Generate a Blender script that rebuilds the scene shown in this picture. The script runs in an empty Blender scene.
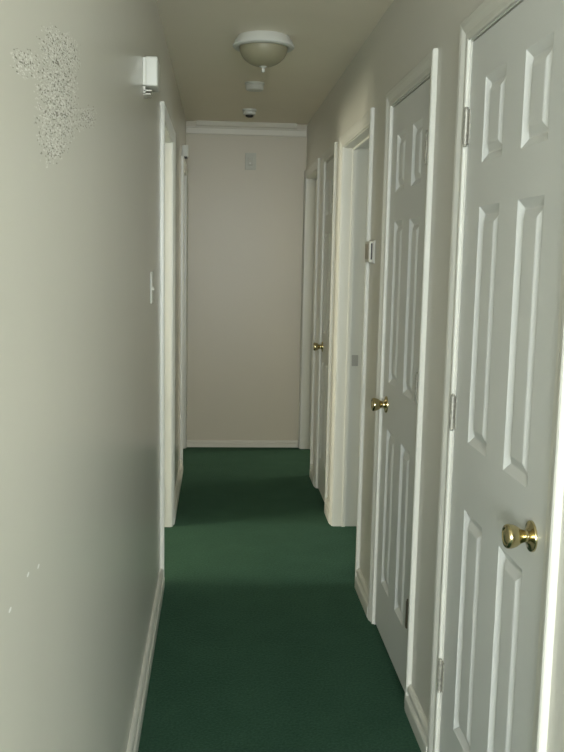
import bpy, bmesh, math
from mathutils import Vector, Matrix

scene = bpy.context.scene
COL = scene.collection

# ------------------------------------------------------------------ helpers
class MB:
    """collects shapes in world coordinates, links them as one mesh object"""
    def __init__(self):
        self.bm = bmesh.new()
    def box(self, x0, x1, y0, y1, z0, z1, bev=0.0, seg=2):
        r = bmesh.ops.create_cube(self.bm, size=1.0)
        vs = r['verts']
        for v in vs:
            v.co = Vector(((x0+x1)/2 + v.co.x*(x1-x0), (y0+y1)/2 + v.co.y*(y1-y0), (z0+z1)/2 + v.co.z*(z1-z0)))
        if bev:
            es = list({e for v in vs for e in v.link_edges})
            bmesh.ops.bevel(self.bm, geom=es, offset=bev, segments=seg, affect='EDGES', profile=0.5)
        return self
    def prism(self, loop, offset_fn):
        """loop of profile points; offset_fn(i, p) -> (start, end) world points"""
        a = []; b = []
        for p in loop:
            s, e = offset_fn(p)
            a.append(self.bm.verts.new(s)); b.append(self.bm.verts.new(e))
        n = len(loop)
        for i in range(n):
            j = (i+1) % n
            self.bm.faces.new((a[i], a[j], b[j], b[i]))
        self.bm.faces.new(a[::-1]); self.bm.faces.new(b)
        return self
    def lathe(self, prof, c, axis, seg=32):
        """prof: (radius, distance along axis from c)"""
        c = Vector(c); axis = Vector(axis).normalized()
        u = axis.orthogonal().normalized(); w = axis.cross(u)
        rings = []
        for r, d in prof:
            if r < 1e-6:
                rings.append([self.bm.verts.new(c + axis*d)])
            else:
                rings.append([self.bm.verts.new(c + axis*d + (u*math.cos(2*math.pi*k/seg) + w*math.sin(2*math.pi*k/seg))*r) for k in range(seg)])
        for A, B in zip(rings, rings[1:]):
            for k in range(seg):
                l = (k+1) % seg
                if len(A) == 1 and len(B) == 1: continue
                if len(A) == 1: self.bm.faces.new((A[0], B[l], B[k]))
                elif len(B) == 1: self.bm.faces.new((A[k], A[l], B[0]))
                else: self.bm.faces.new((A[k], A[l], B[l], B[k]))
        if len(rings[0]) > 1: self.bm.faces.new(rings[0])
        if len(rings[-1]) > 1: self.bm.faces.new(rings[-1][::-1])
        return self
    def build(self, name, mat, parent=None, smooth=False, origin=None):
        me = bpy.data.meshes.new(name)
        bmesh.ops.recalc_face_normals(self.bm, faces=self.bm.faces[:])
        off = wloc(parent) if parent else (Vector(origin) if origin else Vector((0, 0, 0)))
        bmesh.ops.translate(self.bm, verts=self.bm.verts[:], vec=-off)
        self.bm.to_mesh(me); self.bm.free()
        me.materials.append(mat)
        if smooth:
            me.polygons.foreach_set('use_smooth', [True]*len(me.polygons))
            me.set_sharp_from_angle(angle=math.radians(38))
        o = bpy.data.objects.new(name, me); COL.objects.link(o)
        if parent: o.parent = parent
        elif origin: o.location = origin
        return o

def wloc(o):
    v = Vector((0, 0, 0))
    while o: v += o.location; o = o.parent
    return v

def empty(name, loc):
    o = bpy.data.objects.new(name, None); COL.objects.link(o)
    o.location = loc; o.empty_display_size = 0.1
    return o

def tag(o, label, cat, group=None, structure=False):
    o['label'] = label; o['category'] = cat
    if group: o['group'] = group
    if structure: o['kind'] = 'structure'
    return o

# ------------------------------------------------------------------ materials
def mat(name, col, rough=0.5, metal=0.0, noise=0.0, nscale=8.0, bump=0.0, bscale=200.0, spec=0.5, coat=0.0, emis=None, trans=0.0):
    m = bpy.data.materials.new(name); m.use_nodes = True
    nt = m.node_tree; N = nt.nodes; L = nt.links
    b = N['Principled BSDF']
    b.inputs['Roughness'].default_value = rough
    b.inputs['Metallic'].default_value = metal
    b.inputs['Specular IOR Level'].default_value = spec
    b.inputs['Coat Weight'].default_value = coat
    b.inputs['Transmission Weight'].default_value = trans
    tc = N.new('ShaderNodeTexCoord')
    nz = N.new('ShaderNodeTexNoise'); nz.inputs['Scale'].default_value = nscale; nz.inputs['Detail'].default_value = 4
    L.new(tc.outputs['Object'], nz.inputs['Vector'])
    mx = N.new('ShaderNodeMix'); mx.data_type = 'RGBA'
    mx.inputs['A'].default_value = (*[c*(1-noise) for c in col], 1)
    mx.inputs['B'].default_value = (*[min(1, c*(1+noise)) for c in col], 1)
    L.new(nz.outputs['Fac'], mx.inputs['Factor'])
    L.new(mx.outputs['Result'], b.inputs['Base Color'])
    if bump:
        bz = N.new('ShaderNodeTexNoise'); bz.inputs['Scale'].default_value = bscale; bz.inputs['Detail'].default_value = 3
        L.new(tc.outputs['Object'], bz.inputs['Vector'])
        bp = N.new('ShaderNodeBump'); bp.inputs['Strength'].default_value = bump; bp.inputs['Distance'].default_value = 0.002
        L.new(bz.outputs['Fac'], bp.inputs['Height']); L.new(bp.outputs['Normal'], b.inputs['Normal'])
    m['mix'] = mx.name
    return m

WALLC = (0.66, 0.645, 0.575)
M_wall = mat('wall_paint', WALLC, 0.42, noise=0.02, nscale=3, bump=0.12, bscale=60)
M_wall_left = mat('semi_gloss_wall_paint', WALLC, 0.25, noise=0.03, nscale=2.5, bump=0.05, bscale=14)
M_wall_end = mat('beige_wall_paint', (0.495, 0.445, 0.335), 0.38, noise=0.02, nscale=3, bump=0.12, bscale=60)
M_ceil = mat('ceiling_paint', (0.88, 0.81, 0.67), 0.6, noise=0.03, nscale=3, bump=0.2, bscale=40)
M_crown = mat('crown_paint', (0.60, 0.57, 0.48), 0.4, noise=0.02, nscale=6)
M_trim = mat('trim_paint', (0.66, 0.655, 0.585), 0.32, noise=0.02, nscale=6)
M_door = mat('door_paint', (0.68, 0.69, 0.655), 0.38, noise=0.02, nscale=5, bump=0.06, bscale=120)
M_plastic = mat('white_plastic', (0.62, 0.62, 0.56), 0.5, noise=0.01)
M_plastic_old = mat('aged_plastic', (0.62, 0.60, 0.52), 0.4, noise=0.04, nscale=20)
M_plate = mat('painted_plate', (0.42, 0.41, 0.33), 0.4, noise=0.03, nscale=20)
M_brass = mat('polished_brass', (0.56, 0.48, 0.27), 0.2, metal=1.0, noise=0.12, nscale=30)
M_hinge = mat('paint_spattered_hinge', (0.36, 0.35, 0.30), 0.4, metal=0.3, noise=0.75, nscale=110)
M_hinge_dark = mat('dull_bronze_hinge', (0.16, 0.14, 0.10), 0.35, metal=0.8, noise=0.3, nscale=60)
M_dark = mat('dark_slot', (0.02, 0.02, 0.018), 0.5)
M_steel = mat('dull_strike_metal', (0.40, 0.39, 0.35), 0.35, metal=0.8, noise=0.1)
M_bowl = mat('frosted_amber_glass', (0.31, 0.285, 0.185), 0.5, noise=0.12, nscale=9)
M_taupe = mat('taupe_plastic', (0.36, 0.32, 0.25), 0.4, noise=0.05)

# rough speckled patch and a few chips on the left wall paint
def speckle(m):
    nt = m.node_tree; N = nt.nodes; L = nt.links
    b = N['Principled BSDF']; base = N[m['mix']]
    tc = N.new('ShaderNodeTexCoord')
    def math_(op, a, bb=None, clamp=False):
        n = N.new('ShaderNodeMath'); n.operation = op; n.use_clamp = clamp
        for i, s in enumerate((a, bb)):
            if s is None: continue
            if isinstance(s, (int, float)): n.inputs[i].default_value = s
            else: L.new(s, n.inputs[i])
        return n.outputs[0]
    sep = N.new('ShaderNodeSeparateXYZ'); L.new(tc.outputs['Object'], sep.inputs[0])
    def gauss(cy, cz, sy, sz):
        a = math_('POWER', math_('ABSOLUTE', math_('DIVIDE', math_('SUBTRACT', sep.outputs['Y'], cy), sy)), 2.0)
        c = math_('POWER', math_('ABSOLUTE', math_('DIVIDE', math_('SUBTRACT', sep.outputs['Z'], cz), sz)), 2.0)
        return math_('SUBTRACT', 1.0, math_('SQRT', math_('ADD', a, c)), clamp=True)
    # patches lean along the wall, so z is measured from a sloping line
    sl = math_('SUBTRACT', sep.outputs['Z'], math_('MULTIPLY', math_('SUBTRACT', sep.outputs['Y'], 1.42), 0.17))
    def blob(cy, cz, sy, sz):
        cz = cz - (cy-1.42)*0.17
        a = math_('POWER', math_('ABSOLUTE', math_('DIVIDE', math_('SUBTRACT', sep.outputs['Y'], cy), sy)), 3.0)
        c = math_('POWER', math_('ABSOLUTE', math_('DIVIDE', math_('SUBTRACT', sl, cz), sz)), 3.0)
        return math_('SUBTRACT', 1.0, math_('POWER', math_('ADD', a, c), 0.333), clamp=True)
    g = math_('MAXIMUM', blob(1.44, 1.790, 0.20, 0.040), blob(1.41, 1.711, 0.20, 0.080))
    g = math_('MAXIMUM', g, math_('MULTIPLY', blob(1.68, 1.727, 0.16, 0.024), 0.7))
    g = math_('MAXIMUM', g, math_('MULTIPLY', blob(1.19, 1.722, 0.11, 0.020), 0.7))
    g = math_('MAXIMUM', g, math_('MULTIPLY', blob(1.366, 1.640, 0.12, 0.028), 0.7))
    dens = math_('MULTIPLY', g, 1.7, clamp=True)
    mp = N.new('ShaderNodeMapping'); mp.inputs['Scale'].default_value = (1, 140, 640)
    L.new(tc.outputs['Object'], mp.inputs['Vector'])
    wn = N.new('ShaderNodeTexVoronoi'); wn.inputs['Scale'].default_value = 1.0; wn.feature = 'F1'
    L.new(mp.outputs['Vector'], wn.inputs['Vector'])
    sc = N.new('ShaderNodeSeparateColor'); L.new(wn.outputs['Color'], sc.inputs[0])
    white = math_('LESS_THAN', sc.outputs['Red'], math_('MULTIPLY', dens, 0.40))
    dark = math_('LESS_THAN', sc.outputs['Green'], math_('MULTIPLY', dens, 0.17))
    m1 = N.new('ShaderNodeMix'); m1.data_type = 'RGBA'; m1.inputs['B'].default_value = (0.92, 0.91, 0.86, 1)
    L.new(base.outputs['Result'], m1.inputs['A']); L.new(math_('MULTIPLY', white, 0.9), m1.inputs['Factor'])
    m2 = N.new('ShaderNodeMix'); m2.data_type = 'RGBA'; m2.inputs['B'].default_value = (0.16, 0.15, 0.12, 1)
    L.new(m1.outputs['Result'], m2.inputs['A']); L.new(math_('MULTIPLY', dark, 0.85), m2.inputs['Factor'])
    prev = m2
    for cy, cz in ((1.124, 1.065), (1.023, 1.059), (1.19, 1.052)):
        d = math_('GREATER_THAN', gauss(cy, cz, 0.0075, 0.0028), 0.05)
        m3 = N.new('ShaderNodeMix'); m3.data_type = 'RGBA'; m3.inputs['B'].default_value = (0.95, 0.95, 0.92, 1)
        L.new(prev.outputs['Result'], m3.inputs['A']); L.new(d, m3.inputs['Factor']); prev = m3
    L.new(prev.outputs['Result'], b.inputs['Base Color'])
speckle(M_wall_left)

def carpet_mat():
    m = bpy.data.materials.new('green_carpet'); m.use_nodes = True
    nt = m.node_tree; N = nt.nodes; L = nt.links; b = N['Principled BSDF']
    b.inputs['Roughness'].default_value = 0.95; b.inputs['Specular IOR Level'].default_value = 0.05
    b.inputs['Sheen Tint'].default_value = (0.35, 0.6, 0.4, 1); b.inputs['Sheen Weight'].default_value = 0.12; b.inputs['Sheen Roughness'].default_value = 0.5
    tc = N.new('ShaderNodeTexCoord')
    a = N.new('ShaderNodeTexNoise'); a.inputs['Scale'].default_value = 110; a.inputs['Detail'].default_value = 3
    c = N.new('ShaderNodeTexNoise'); c.inputs['Scale'].default_value = 5; c.inputs['Detail'].default_value = 4
    L.new(tc.outputs['Object'], a.inputs['Vector']); L.new(tc.outputs['Object'], c.inputs['Vector'])
    r = N.new('ShaderNodeValToRGB')
    r.color_ramp.elements[0].position = 0.25; r.color_ramp.elements[0].color = (0.015, 0.045, 0.029, 1)
    r.color_ramp.elements[1].position = 0.75; r.color_ramp.elements[1].color = (0.042, 0.099, 0.063, 1)
    ad = N.new('ShaderNodeMath'); ad.operation = 'MULTIPLY_ADD'; ad.inputs[1].default_value = 0.7
    sb = N.new('ShaderNodeMath'); sb.operation = 'MULTIPLY'; sb.inputs[1].default_value = 0.30
    L.new(c.outputs['Fac'], sb.inputs[0]); L.new(a.outputs['Fac'], ad.inputs[0]); L.new(sb.outputs[0], ad.inputs[2])
    L.new(ad.outputs[0], r.inputs['Fac']); L.new(r.outputs['Color'], b.inputs['Base Color'])
    bp = N.new('ShaderNodeBump'); bp.inputs['Strength'].default_value = 0.8; bp.inputs['Distance'].default_value = 0.006
    L.new(a.outputs['Fac'], bp.inputs['Height']); L.new(bp.outputs['Normal'], b.inputs['Normal'])
    return m
M_carpet = carpet_mat()

# ------------------------------------------------------------------ dimensions (metres; the hall runs along +Y)
XR, XL, YE, ZC, T = 0.646, -0.245, 6.66, 2.437, 0.14
YO = -0.45                      # where the hall opens into the front room
HD = 2.04                       # door opening height
J = 0.018                       # jamb board thickness
FX0, FX1, FY0 = -2.4, 2.6, -3.7 # front room
WX, EX, NY = -3.9, 4.0, 7.6     # outer walls of the side rooms

# openings: clear (y0, y1) between jambs
R_OPEN = [(1.612, 2.323), (2.742, 3.363), (3.822, 4.660), (4.978, 5.449), (5.808, 6.597)]
L_OPEN = [(3.842, 4.655), (5.912, 6.597)]

def wall_long(x0, x1, openings, ya, yb):
    w = MB(); y = ya
    for a, b in openings:
        w.box(x0, x1, y, a-J, 0, ZC)
        w.box(x0, x1, a-J, b+J, HD+J, ZC)
        y = b+J
    w.box(x0, x1, y, yb, 0, ZC)
    return w

S = dict(structure=True)
tag(MB().box(WX-0.15, EX+0.15, FY0-0.15, NY+0.15, -0.12, 0.0).build('floor', M_carpet), 'dark green cut pile carpet running the length of the hallway', 'carpet', **S)
tag(MB().box(WX-0.15, EX+0.15, FY0-0.15, NY+0.15, ZC, ZC+0.12).build('ceiling', M_ceil), 'plain dim off-white hallway ceiling', 'ceiling', **S)
tag(wall_long(XL-T, XL, L_OPEN, YO, NY).build('wall_left', M_wall_left), 'glossy pale left wall with a speckled rough patch', 'wall', **S)
tag(wall_long(XR, XR+T, R_OPEN, YO, NY).build('wall_right', M_wall), 'pale right wall broken by a row of doors', 'wall', **S)
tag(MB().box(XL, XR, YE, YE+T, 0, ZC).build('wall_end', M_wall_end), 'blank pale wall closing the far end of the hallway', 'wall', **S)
# outer shell and partitions
def window_wall(axis, at, th, a0, a1, wins, z0, z1, name, label):
    w = MB()
    def bx(u0, u1, za, zb):
        if axis == 'x': w.box(at, at+th, u0, u1, za, zb)
        else: w.box(u0, u1, at, at+th, za, zb)
    u = a0
    for wa0, wa1 in wins:
        bx(u, wa0, 0, ZC); bx(wa0, wa1, 0, z0); bx(wa0, wa1, z1, ZC); u = wa1
    bx(u, a1, 0, ZC)
    tag(w.build(name, M_wall), label, 'wall', **S)
FWX0, FWX1, FWZ0, FWZ1 = -1.7, 2.1, 0.80, 2.20
window_wall('y', FY0-0.15, 0.15, FX0-0.15, FX1+0.15, [(FWX0, FWX1)], FWZ0, FWZ1, 'wall_front', 'front room wall with the wide window behind the viewer')
LWY0, LWY1, LWZ0, LWZ1 = 2.95, 4.35, 0.75, 2.1
BWY0, BWY1 = 6.60, 7.40
RWY0, RWY1 = 3.75, 4.45
window_wall('x', WX-0.15, 0.15, YO, NY+0.15, [(LWY0, LWY1), (BWY0, BWY1)], LWZ0, LWZ1, 'wall_west', 'outer wall of the rooms off the left of the hall')
w = MB(); w.box(FX0-0.15, FX0, FY0, YO-T, 0, ZC); w.box(FX1, FX1+0.15, FY0, YO-T, 0, ZC)
tag(w.build('wall_front_sides', M_wall), 'side walls of the front room behind the viewer', 'wall', **S)
w = MB(); w.box(WX-0.15, XL, YO-T, YO, 0, ZC); w.box(XR, EX+0.15, YO-T, YO, 0, ZC)
tag(w.build('wall_hall_mouth', M_wall), 'walls either side of the hallway mouth', 'wall', **S)
window_wall('x', EX, 0.15, YO, NY+0.15, [(RWY0, RWY1), (BWY0, BWY1)], LWZ0, LWZ1, 'wall_east', 'outer wall of the rooms off the right of the hall')
w = MB(); w.box(WX, XL-T, NY, NY+0.15, 0, ZC); w.box(XR+T, EX, NY, NY+0.15, 0, ZC)
w.box(WX, XL-T, 2.2, 2.3, 0, ZC); w.box(WX, XL-T, 5.3, 5.4, 0, ZC)
w.box(XR+T, EX, 3.55, 3.65, 0, ZC); w.box(XR+T, EX, 4.78, 4.88, 0, ZC); w.box(XR+T, EX, 5.55, 5.65, 0, ZC)
tag(w.build('wall_partitions', M_wall), 'plain walls between the side rooms', 'wall', **S)

# windows (frames, bars and panes)
def window(name, axis, at, a0, a1, z0, z1, nbar, label):
    cx = (at, (a0+a1)/2, z0) if axis == 'x' else ((a0+a1)/2, at, z0)
    root = tag(empty(name, cx), label, 'window', **S)
    def bx(m, u0, u1, za, zb, d=0.03):
        if axis == 'x': m.box(at-d, at+d, u0, u1, za, zb)
        else: m.box(u0, u1, at-d, at+d, za, zb)
    f = MB(); bx(f, a0, a0+.05, z0, z1); bx(f, a1-.05, a1, z0, z1); bx(f, a0+.05, a1-.05, z0, z0+.05); bx(f, a0+.05, a1-.05, z1-.05, z1)
    for k in range(1, nbar):
        u = a0 + (a1-a0)*k/nbar; bx(f, u-.02, u+.02, z0+.05, z1-.05)
    f.build('window_frame', M_trim, root)
window('window_1', 'y', FY0-0.07, FWX0, FWX1, FWZ0, FWZ1, 3, 'wide white framed front room window behind the viewer')
window('window_2', 'x', WX-0.07, LWY0, LWY1, LWZ0, LWZ1, 2, 'white framed window in the room off the left doorway')
window('window_3', 'x', WX-0.07, BWY0, BWY1, LWZ0, LWZ1, 2, 'white framed window in the room off the last left doorway')
window('window_4', 'x', EX+0.07, BWY0, BWY1, LWZ0, LWZ1, 2, 'white framed window in the room off the last right doorway')
window('window_5', 'x', EX+0.07, RWY0, RWY1, LWZ0, LWZ1, 2, 'white framed window in the room off the open right doorway')

# ------------------------------------------------------------------ door casings
CAS = [(0, 0), (0, .007), (.004, .009), (.018, .009), (.026, .012), (.036, .0155), (.050, .017), (.055, .015), (.057, .012), (.057, 0)]
def doorway_trim(name, label, side, y0, y1, stop_x=None, back=False, far_w=None, stop_w=.035):
    """jamb lining, stops and moulded casing round one opening; side=-1 right wall, +1 left wall"""
    xw = XR if side < 0 else XL
    root = tag(empty(name, (xw, (y0+y1)/2, 0)), label, 'door frame', **S)
    xb = xw - side*T
    j = MB(); xa, xc = sorted((xw, xb))
    j.box(xa, xc, y0-J, y0, 0, HD+J); j.box(xa, xc, y1, y1+J, 0, HD+J); j.box(xa, xc, y0, y1, HD, HD+J)
    j.build('jamb', M_trim, root)
    s = MB(); sa, sb = sorted((xw - side*stop_x, xw - side*(stop_x+stop_w)))
    s.box(sa, sb, y0, y0+.011, 0, HD, .002); s.box(sa, sb, y1-.011, y1, 0, HD, .002); s.box(sa, sb, y0+.011, y1-.011, HD-.011, HD, .002)
    s.build('door_stop', M_trim, root)
    rv = 0.005
    for xf, sd in ((xw, side),) + (((xb, -side),) if back else ()):
        for ys, dr in ((y0-rv, -1), (y1+rv, 1)):
            lim = far_w if (dr > 0 and far_w) else None
            prof = CAS if not lim else [(min(a, lim), b) for a, b in CAS]
            MB().prism(prof, lambda p: ((xf+sd*p[1], ys+dr*p[0], 0), (xf+sd*p[1], ys+dr*p[0], HD+rv+p[0]))).build('side_casing', M_trim, root)
        MB().prism(CAS, lambda p: ((xf+sd*p[1], y0-rv-p[0], HD+rv+p[0]), (xf+sd*p[1], y1+rv+(min(p[0], far_w) if far_w else p[0]), HD+rv+p[0]))).build('head_casing', M_trim, root)
    return root

t1 = doorway_trim('trim_1', 'white moulded casing round the nearest door on the right', -1, *R_OPEN[0], stop_x=.040)
t2 = doorway_trim('trim_2', 'white moulded casing round the second door on the right', -1, *R_OPEN[1], stop_x=.040)
t3 = doorway_trim('trim_3', 'white casing and jamb of the open doorway past the thermostat', -1, *R_OPEN[2], stop_x=.046, stop_w=.018, back=True)
t4 = doorway_trim('trim_4', 'white casing round the narrow far door with a brass knob', -1, *R_OPEN[3], stop_x=.040)
t5 = doorway_trim('trim_5', 'casing of the last right doorway, against the end wall', -1, *R_OPEN[4], stop_x=.066, back=True)
t6 = doorway_trim('trim_6', 'cream lit casing and jamb of the first doorway on the left', 1, *L_OPEN[0], stop_x=.066, back=True)
t7 = doorway_trim('trim_7', 'casing of the last left doorway, under the small white box', 1, *L_OPEN[1], stop_x=.066, back=True)
# strike plates
sp = MB().box(XR+.076, XR+.110, 4.6575, 4.661, .895, .955, .001).build('strike_plate', M_steel, t3); sp['label'] = 'dull metal strike plate'
sp = MB().box(XR+.004, XR+.030, 1.6105, 1.6145, .885, .960, .001).build('strike_plate', M_brass, t1); sp['label'] = 'brass strike plate'

# ------------------------------------------------------------------ baseboards
BASE = [(0, 0), (.018, 0), (.019, .006), (.019, .046), (.016, .052), (.007, .056), (.007, .064), (.013, .067), (.015, .074), (.013, .084), (.008, .091), (.004, .094), (0, .094)]
def base_y(name, xw, sd, y0, y1, label):
    tag(MB().prism(BASE, lambda p: ((xw+sd*p[0], y0, p[1]), (xw+sd*p[0], y1, p[1]))).build(name, M_trim), label, 'baseboard', **S)
C = .005+.057
rb = [(YO, R_OPEN[0][0]-C, 'white baseboard on the right wall nearest the viewer'),
      (R_OPEN[0][1]+C, R_OPEN[1][0]-C, 'short white baseboard between the two nearest right doors'),
      (R_OPEN[1][1]+C, R_OPEN[2][0]-C, 'short white baseboard under the thermostat'),
      (R_OPEN[2][1]+C, R_OPEN[3][0]-C, 'short white baseboard between open right doorway and narrow door'),
      (R_OPEN[3][1]+C, R_OPEN[4][0]-C, 'short white baseboard beyond the narrow far door')]
for a, b, l in rb: base_y('baseboard_right', XR, -1, a, b, l)
base_y('baseboard_left', XL, 1, YO, L_OPEN[0][0]-C, 'long white two-step baseboard along the near left wall')
base_y('baseboard_left', XL, 1, L_OPEN[0][1]+C, L_OPEN[1][0]-C, 'white baseboard on left wall between the two doorways')
tag(MB().prism(BASE, lambda p: ((XL+.017, YE-p[0]*.8, p[1]*.58), (XR-.017, YE-p[0]*.8, p[1]*.58))).build('baseboard_end', M_crown), 'white baseboard along the foot of the end wall', 'baseboard', **S)

# ------------------------------------------------------------------ stepped crown on the end wall
cr = MB()
lo = [(0, 2.345), (.012, 2.345), (.016, 2.352), (.016, 2.388), (.020, 2.394), (.020, 2.398), (0, 2.398)]
cr.prism(lo, lambda p: ((XL, YE-p[0], p[1]), (XR-.008, YE-p[0], p[1])))
up = [(0, 2.398), (.026, 2.398), (.036, 2.408), (.042, 2.424), (.046, ZC), (0, ZC)]
cr.prism(up, lambda p: ((XL+.075, YE-p[0], p[1]), (XR-.08, YE-p[0], p[1])))
tag(cr.build('trim_8', M_crown), 'white stepped crown moulding at the top of the end wall', 'crown moulding', **S)

# ------------------------------------------------------------------ six panel doors
ZP = [(0.218, 0.835), (1.012, 1.615), (1.722, 1.928)]
def six_panel(parent, y0, y1, stile, mull):
    """hall face of the slab at x=XR+.002, with moulded raised panels"""
    xf = XR+.002; xb = xf+.035; z0, z1 = .014, HD-.004
    bm = bmesh.new(); V = bm.verts.new; F = bm.faces.new
    pw = ((y1-y0)-2*stile-mull)/2
    ys = [y0, y0+stile, y0+stile+pw, y0+stile+pw+mull, y1-stile, y1]
    zs = [z0] + [z for p in ZP for z in p] + [z1]
    for i in range(5):
        for k in range(len(zs)-1):
            a, b, c, d = ys[i], ys[i+1], zs[k], zs[k+1]
            if i in (1, 3) and k % 2 == 1:
                rings = []
                for ins, dep in ((0, 0), (.004, .0025), (.019, .0105), (.023, .0105), (.040, .0025), (.045, .0015)):
                    ins = ins*min(1, pw/.145)
                    rings.append([V((xf+dep, a+ins, c+ins)), V((xf+dep, b-ins, c+ins)), V((xf+dep, b-ins, d-ins)), V((xf+dep, a+ins, d-ins))])
                for A, B in zip(rings, rings[1:]):
                    for q in range(4):
                        r = (q+1) % 4; F((A[q], A[r], B[r], B[q]))
                F(rings[-1])
            else:
                F([V((xf, a, c)), V((xf, b, c)), V((xf, b, d)), V((xf, a, d))])
    bmesh.ops.remove_doubles(bm, verts=bm.verts[:], dist=1e-5)
    m = MB(); m.bm.free(); m.bm = bm
    # edges and back
    fr = {(round(v.co.y, 5), round(v.co.z, 5)): v for v in bm.verts if abs(v.co.x-xf) < 1e-6}
    def side(pts):
        bk = [bm.verts.new((xb, p[0], p[1])) for p in pts]
        for q in range(len(pts)-1):
            F((fr[(round(pts[q][0], 5), round(pts[q][1], 5))], fr[(round(pts[q+1][0], 5), round(pts[q+1][1], 5))], bk[q+1], bk[q]))
    side([(y, z0) for y in ys]); side([(y, z1) for y in ys]); side([(y0, z) for z in zs]); side([(y1, z) for z in zs])
    F([bm.verts.new((xb, y0, z0)), bm.verts.new((xb, y1, z0)), bm.verts.new((xb, y1, z1)), bm.verts.new((xb, y0, z1))])
    bmesh.ops.remove_doubles(bm, verts=bm.verts[:], dist=1e-5)
    return m.build('door_panel', M_door, parent)

def hinge(parent, yk, z, sgn, material, label=None):
    xk = XR-.0055; h = .089
    m = MB()
    n = 5
    for k in range(n):
        a = z-h/2+h*k/n; g = .0008
        m.lathe([(.0062, g), (.0062, h/n-g)], (xk, yk, a), (0, 0, 1), 14)
    m.lathe([(.005, 0), (.005, h)], (xk, yk, z-h/2), (0, 0, 1), 12)
    m.lathe([(.0, .007), (.004, .006), (.0055, .003), (.0045, 0)], (xk, yk, z+h/2), (0, 0, 1), 12)
    m.lathe([(.0, -.007), (.004, -.006), (.0055, -.003), (.0045, 0)], (xk, yk, z-h/2), (0, 0, 1), 12)
    o = m.build('hinge', material, parent, smooth=True)
    l = MB(); l.box(xk, XR+.002, yk-.0015, yk+.0015, z-h/2, z+h/2)
    # leaf bent onto the slab face
    a, b = sorted((yk, yk+sgn*.016)); l.box(XR-.0008, XR+.0018, a, b, z-h/2, z+h/2, .0006)
    l.build('hinge_leaf', material, o)
    if label: o['label'] = label

def knob(parent, y, z):
    x = XR+.002; ax = (-1, 0, 0)
    kn = MB().lathe([(.0, .0575), (.007, .057), (.013, .056), (.0165, .0545), (.0185, .0565), (.0225, .056), (.0252, .0525), (.0255, .047), (.0242, .040), (.0215, .033), (.0175, .027), (.0145, .022), (.0130, .017), (.0125, .011), (.014, .008), (.014, .004)], (x, y, z), ax, 36)
    k = kn.build('door_knob', M_brass, parent, smooth=True); k['label'] = 'polished brass knob'
    MB().lathe([(.013, .011), (.016, .0105), (.019, .008), (.027, .0055), (.0315, .0045), (.0325, .002), (.0325, 0)], (x, y, z), ax, 40).build('rose', M_brass, k, smooth=True)

def door(name, label, y0, y1, stile, mull, hinge_far, ky, kz, hmats):
    yh = y1 if hinge_far else y0
    root = tag(empty(name, (XR, yh, 0)), label, 'door', **S)
    six_panel(root, y0, y1, stile, mull)
    s = -1 if hinge_far else 1
    for z, hm, hl in zip((.305, 1.068, 1.825), hmats, ('dull metal hinge at the foot', None, None)):
        hinge(root, yh - s*.005 if hinge_far else yh + .006, z, s, hm, hl if hm is M_hinge_dark else None)
    knob(root, ky, kz)
    yl = y0 if hinge_far else y1
    a, b = sorted((yl, yl + (-.003 if hinge_far else .003)))
    MB().box(XR+.010, XR+.024, a, b, kz-.012, kz+.012).build('latch', M_brass, root)['label'] = 'brass latch bolt'
    return root
door('door_1', 'nearest white six-panel door on the right, brass knob at its near edge', 1.616, 2.315, .128, .128, True, 1.700, .923, (M_hinge, M_hinge, M_hinge))
door('door_2', 'second white six-panel door on the right, before the thermostat', 2.750, 3.359, .102, .116, False, 3.282, .923, (M_hinge_dark, M_hinge, M_hinge))
door('door_3', 'narrow white far door on the right with a small brass knob', 4.986, 5.445, .082, .080, False, 5.372, .923, (M_hinge, M_hinge, M_hinge))

# ------------------------------------------------------------------ things on ceiling and walls
# ceiling light
lx, ly = .190, 4.05
L_ = tag(empty('ceiling_light', (lx, ly, ZC)), 'round ceiling lamp with white rim and unlit frosted glass bowl', 'ceiling light')
dn = (0, 0, -1)
MB().lathe([(.112, 0), (.116, .002), (.119, .010), (.127, .018), (.131, .030), (.1365, .040), (.1365, .045), (.130, .050), (.116, .051), (.109, .048), (.107, .040)], (lx, ly, ZC), dn, 64).build('rim', M_plastic, L_, smooth=True)
bowl = [(.107, .046)]
for k in range(1, 15):
    a = k/14*math.pi/2
    bowl.append((.107*math.cos(a)**.95 if k < 14 else 0.0, .046+.082*math.sin(a)))
MB().lathe(bowl, (lx, ly, ZC), dn, 64).build('glass_bowl', M_bowl, L_, smooth=True)
MB().lathe([(.016, .124), (.017, .128), (.012, .131), (.006, .134), (.0055, .141), (.0078, .144), (.0068, .150), (.003, .153), (0, .1535)], (lx, ly, ZC), dn, 24).build('finial', M_plastic, L_, smooth=True)['label'] = 'small pale metal finial'

# two smoke alarms
sx, sy = .194, 5.12
s1 = tag(empty('smoke_alarm', (sx, sy, ZC)), 'larger white smoke alarm on the ceiling just behind the lamp', 'smoke alarm', 'smoke alarms on the ceiling')
MB().lathe([(.055, 0), (.056, .004), (.055, .010), (.052, .012)], (sx, sy, ZC), dn, 40).build('base_plate', M_plastic, s1, smooth=True)
MB().lathe([(.050, .011), (.052, .016), (.051, .034), (.046, .040), (.030, .042), (.0, .043)], (sx, sy, ZC), dn, 40).build('cover', M_plastic, s1, smooth=True)
MB().lathe([(.006, .040), (.006, .0445), (0, .045)], (sx+.018, sy-.01, ZC), dn, 16).build('test_button', M_plastic_old, s1, smooth=True)
sx, sy = .197, 6.05
s2 = tag(empty('smoke_alarm', (sx, sy, ZC)), 'smaller stepped smoke alarm nearest the end wall, dark underneath', 'smoke alarm', 'smoke alarms on the ceiling')
MB().lathe([(.047, 0), (.048, .003), (.047, .012), (.043, .013)], (sx, sy, ZC), dn, 36).build('base_plate', M_plastic, s2, smooth=True)
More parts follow.
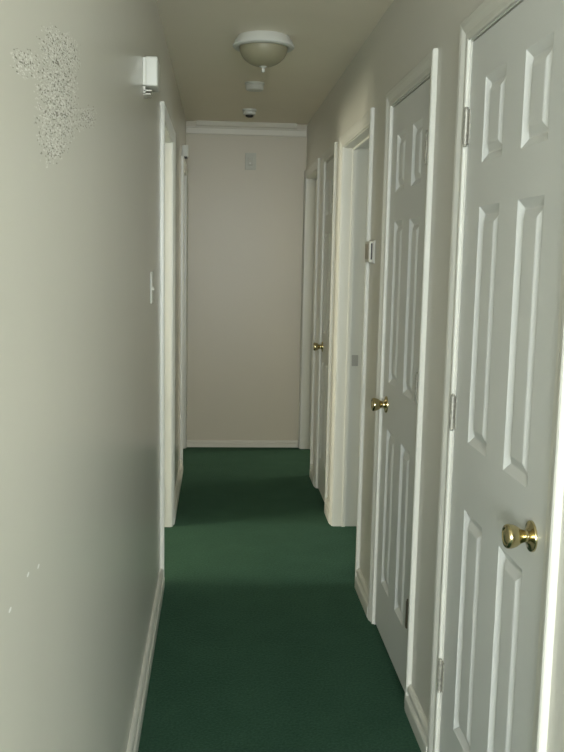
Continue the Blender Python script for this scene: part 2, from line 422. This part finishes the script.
MB().lathe([(.036, .012), (.036, .018), (.042, .020), (.042, .032), (.036, .036)], (sx, sy, ZC), dn, 36).build('cover', M_plastic, s2, smooth=True)
MB().lathe([(.027, .035), (.026, .044), (.018, .050), (0, .051)], (sx, sy, ZC), dn, 28).build('sensor_grille', M_dark, s2, smooth=True)['label'] = 'dark sensor grille'

# door chime on the left wall
cy0, cy1, cz0, cz1 = 2.905, 3.025, 2.007, 2.098
ch = tag(empty('door_chime', (XL, (cy0+cy1)/2, cz0)), 'white boxy door chime high on the left wall', 'door chime')
MB().box(XL, XL+.010, cy0+.004, cy1-.004, cz0+.003, cz1-.003, .002).build('back_plate', M_plastic, ch)
MB().box(XL+.008, XL+.047, cy0, cy1, cz0, cz1, .006, 3).build('cover', M_plastic, ch, smooth=True)
g = MB()
for k in range(2):
    z = cz0-.007-.011*k
    g.box(XL, XL+.026-.003*k, cy0+.03, cy1-.03, z-.004, z)
g.box(XL, XL+.006, cy0+.03, cy1-.03, cz0-.024, cz0+.004)
g.build('sounder_vent', M_plastic_old, ch)['label'] = 'slatted vent under the box'

# light switch
ly0, lz0 = 3.225, 1.299
ls = tag(empty('light_switch', (XL, ly0+.035, lz0+.057)), 'white toggle light switch on left wall beside the doorway', 'light switch')
MB().box(XL, XL+.0045, ly0, ly0+.070, lz0, lz0+.114, .0015).build('switch_plate', M_plastic, ls)
MB().prism([(0, -.010), (.001, -.010), (.008, -.009), (.0075, -.005), (.001, .006), (0, .006)], lambda p: ((XL+.0035+p[0], ly0+.030, lz0+.057+p[1]), (XL+.0035+p[0], ly0+.040, lz0+.057+p[1]))).build('toggle', M_plastic, ls)
for dz in (.027, .087):
    MB().lathe([(.0035, 0), (.003, .0012), (0, .0014)], (XL+.0043, ly0+.035, lz0+dz), (1, 0, 0), 14).build('screw', M_plastic_old, ls, smooth=True)

# thermostat
ty0, ty1, tz0, tz1 = 3.630, 3.745, 1.455, 1.552
th = tag(empty('thermostat', (XR, (ty0+ty1)/2, tz0)), 'small wall thermostat between second right door and open doorway', 'thermostat')
MB().box(XR-.007, XR, ty0, ty1, tz0, tz1, .002).build('back_plate', M_plastic, th)
MB().box(XR-.024, XR-.007, ty0+.004, ty1-.004, tz0+.005, tz1-.005, .003).build('cover', M_plastic_old, th, smooth=True)
MB().box(XR-.026, XR-.0235, ty0+.016, ty1-.016, tz0+.018, tz1-.016, .001).build('face_plate', M_taupe, th)['label'] = 'taupe front plate'
MB().box(XR-.018, XR-.011, ty0+.0032, ty0+.006, tz0+.016, tz1-.014).build('slot', M_dark, th)['label'] = 'dark slot in the near side'

# blank cover plate on the end wall
px0, pz0 = .190, 2.100
pl = tag(empty('cover_plate', (px0+.041, YE, pz0+.061)), 'blank painted cover plate high on the end wall', 'cover plate')
MB().box(px0, px0+.082, YE-.006, YE, pz0, pz0+.122, .002).build('plate', M_plate, pl)
for dz in (.020, .102):
    MB().lathe([(.0045, 0), (.0035, .0015), (0, .0017)], (px0+.041, YE-.0058, pz0+dz), (0, -1, 0), 14).build('screw', M_plate, pl, smooth=True)
MB().box(px0+.022, px0+.060, YE-.011, YE-.006, pz0+.030, pz0+.092, .0025).build('insert', M_plate, pl)
MB().lathe([(.006, 0), (.005, .003), (0, .004)], (px0+.036, YE-.0108, pz0+.046), (0, -1, 0), 16).build('button', M_plastic, pl, smooth=True)['label'] = 'small bright button'

# small box over the last left doorway
by0, bz0 = 5.93, 2.108
bx = tag(empty('wall_sensor', (XL, by0+.03, bz0)), 'small white box above the last left doorway', 'sensor')
MB().box(XL, XL+.040, by0, by0+.060, bz0, bz0+.074, .006, 3).build('housing', M_plastic, bx, smooth=True)
MB().box(XL+.002, XL+.034, by0+.006, by0+.054, bz0-.010, bz0+.002).build('lens', M_dark, bx)['label'] = 'dark underside'

# ------------------------------------------------------------------ light
def area(name, loc, rot, sx, sy, power, col):
    d = bpy.data.lights.new(name, 'AREA'); d.shape = 'RECTANGLE'; d.size = sx; d.size_y = sy; d.energy = power; d.color = col
    o = bpy.data.objects.new(name, d); COL.objects.link(o); o.location = loc; o.rotation_euler = rot
    return o
area('daylight_front_window', ((FWX0+FWX1)/2, FY0-0.30, (FWZ0+FWZ1)/2), (math.radians(90), 0, 0), FWX1-FWX0, FWZ1-FWZ0, 700, (0.92, 0.99, 1.01))
area('daylight_side_window', (WX-0.30, (LWY0+LWY1)/2, (LWZ0+LWZ1)/2), (0, math.radians(-90), 0), LWZ1-LWZ0, LWY1-LWY0, 150, (1.0, 0.95, 0.76))
area('daylight_back_left_window', (WX-0.30, (BWY0+BWY1)/2, (LWZ0+LWZ1)/2), (0, math.radians(-90), 0), LWZ1-LWZ0, BWY1-BWY0, 38, (1.0, 0.95, 0.80))
area('daylight_back_right_window', (EX+0.30, (BWY0+BWY1)/2, (LWZ0+LWZ1)/2), (0, math.radians(90), 0), LWZ1-LWZ0, BWY1-BWY0, 70, (1.0, 0.95, 0.80))
area('daylight_right_room_window', (EX+0.30, (RWY0+RWY1)/2, (LWZ0+LWZ1)/2), (0, math.radians(90), 0), LWZ1-LWZ0, RWY1-RWY0, 45, (0.88, 0.97, 1.0))
wd = bpy.data.worlds.new('sky'); scene.world = wd; wd.use_nodes = True
bg = wd.node_tree.nodes['Background']; bg.inputs['Color'].default_value = (0.75, 0.85, 0.9, 1); bg.inputs['Strength'].default_value = 0.6

# ------------------------------------------------------------------ camera (solved from the photograph's vanishing lines)
yaw, pitch, roll, f, h = 0.0742, 0.1384, 0.0198, 877.65, 1.488
c, s = math.cos(yaw), math.sin(yaw); cp, sp_ = math.cos(pitch), math.sin(pitch)
right = Vector((c, -s, 0)); fw0 = Vector((s, c, 0)); upz = Vector((0, 0, 1))
fw = fw0*cp - upz*sp_; up = fw0*sp_ + upz*cp
cr_, sr_ = math.cos(roll), math.sin(roll)
R = right*cr_ + up*sr_; U = up*cr_ - right*sr_
cam = bpy.data.cameras.new('camera'); co = bpy.data.objects.new('camera', cam); COL.objects.link(co)
m = Matrix((R, U, -fw)).transposed().to_4x4(); m.translation = Vector((0, 0, h)); co.matrix_world = m
cam.sensor_fit = 'HORIZONTAL'; cam.sensor_width = 36; cam.lens = f/564*36; cam.clip_start = 0.02
scene.camera = co

vs = scene.view_settings
vs.view_transform = 'Standard'; vs.look = 'None'; vs.exposure = 0.04; vs.gamma = 1.0; vs.use_curve_mapping = False
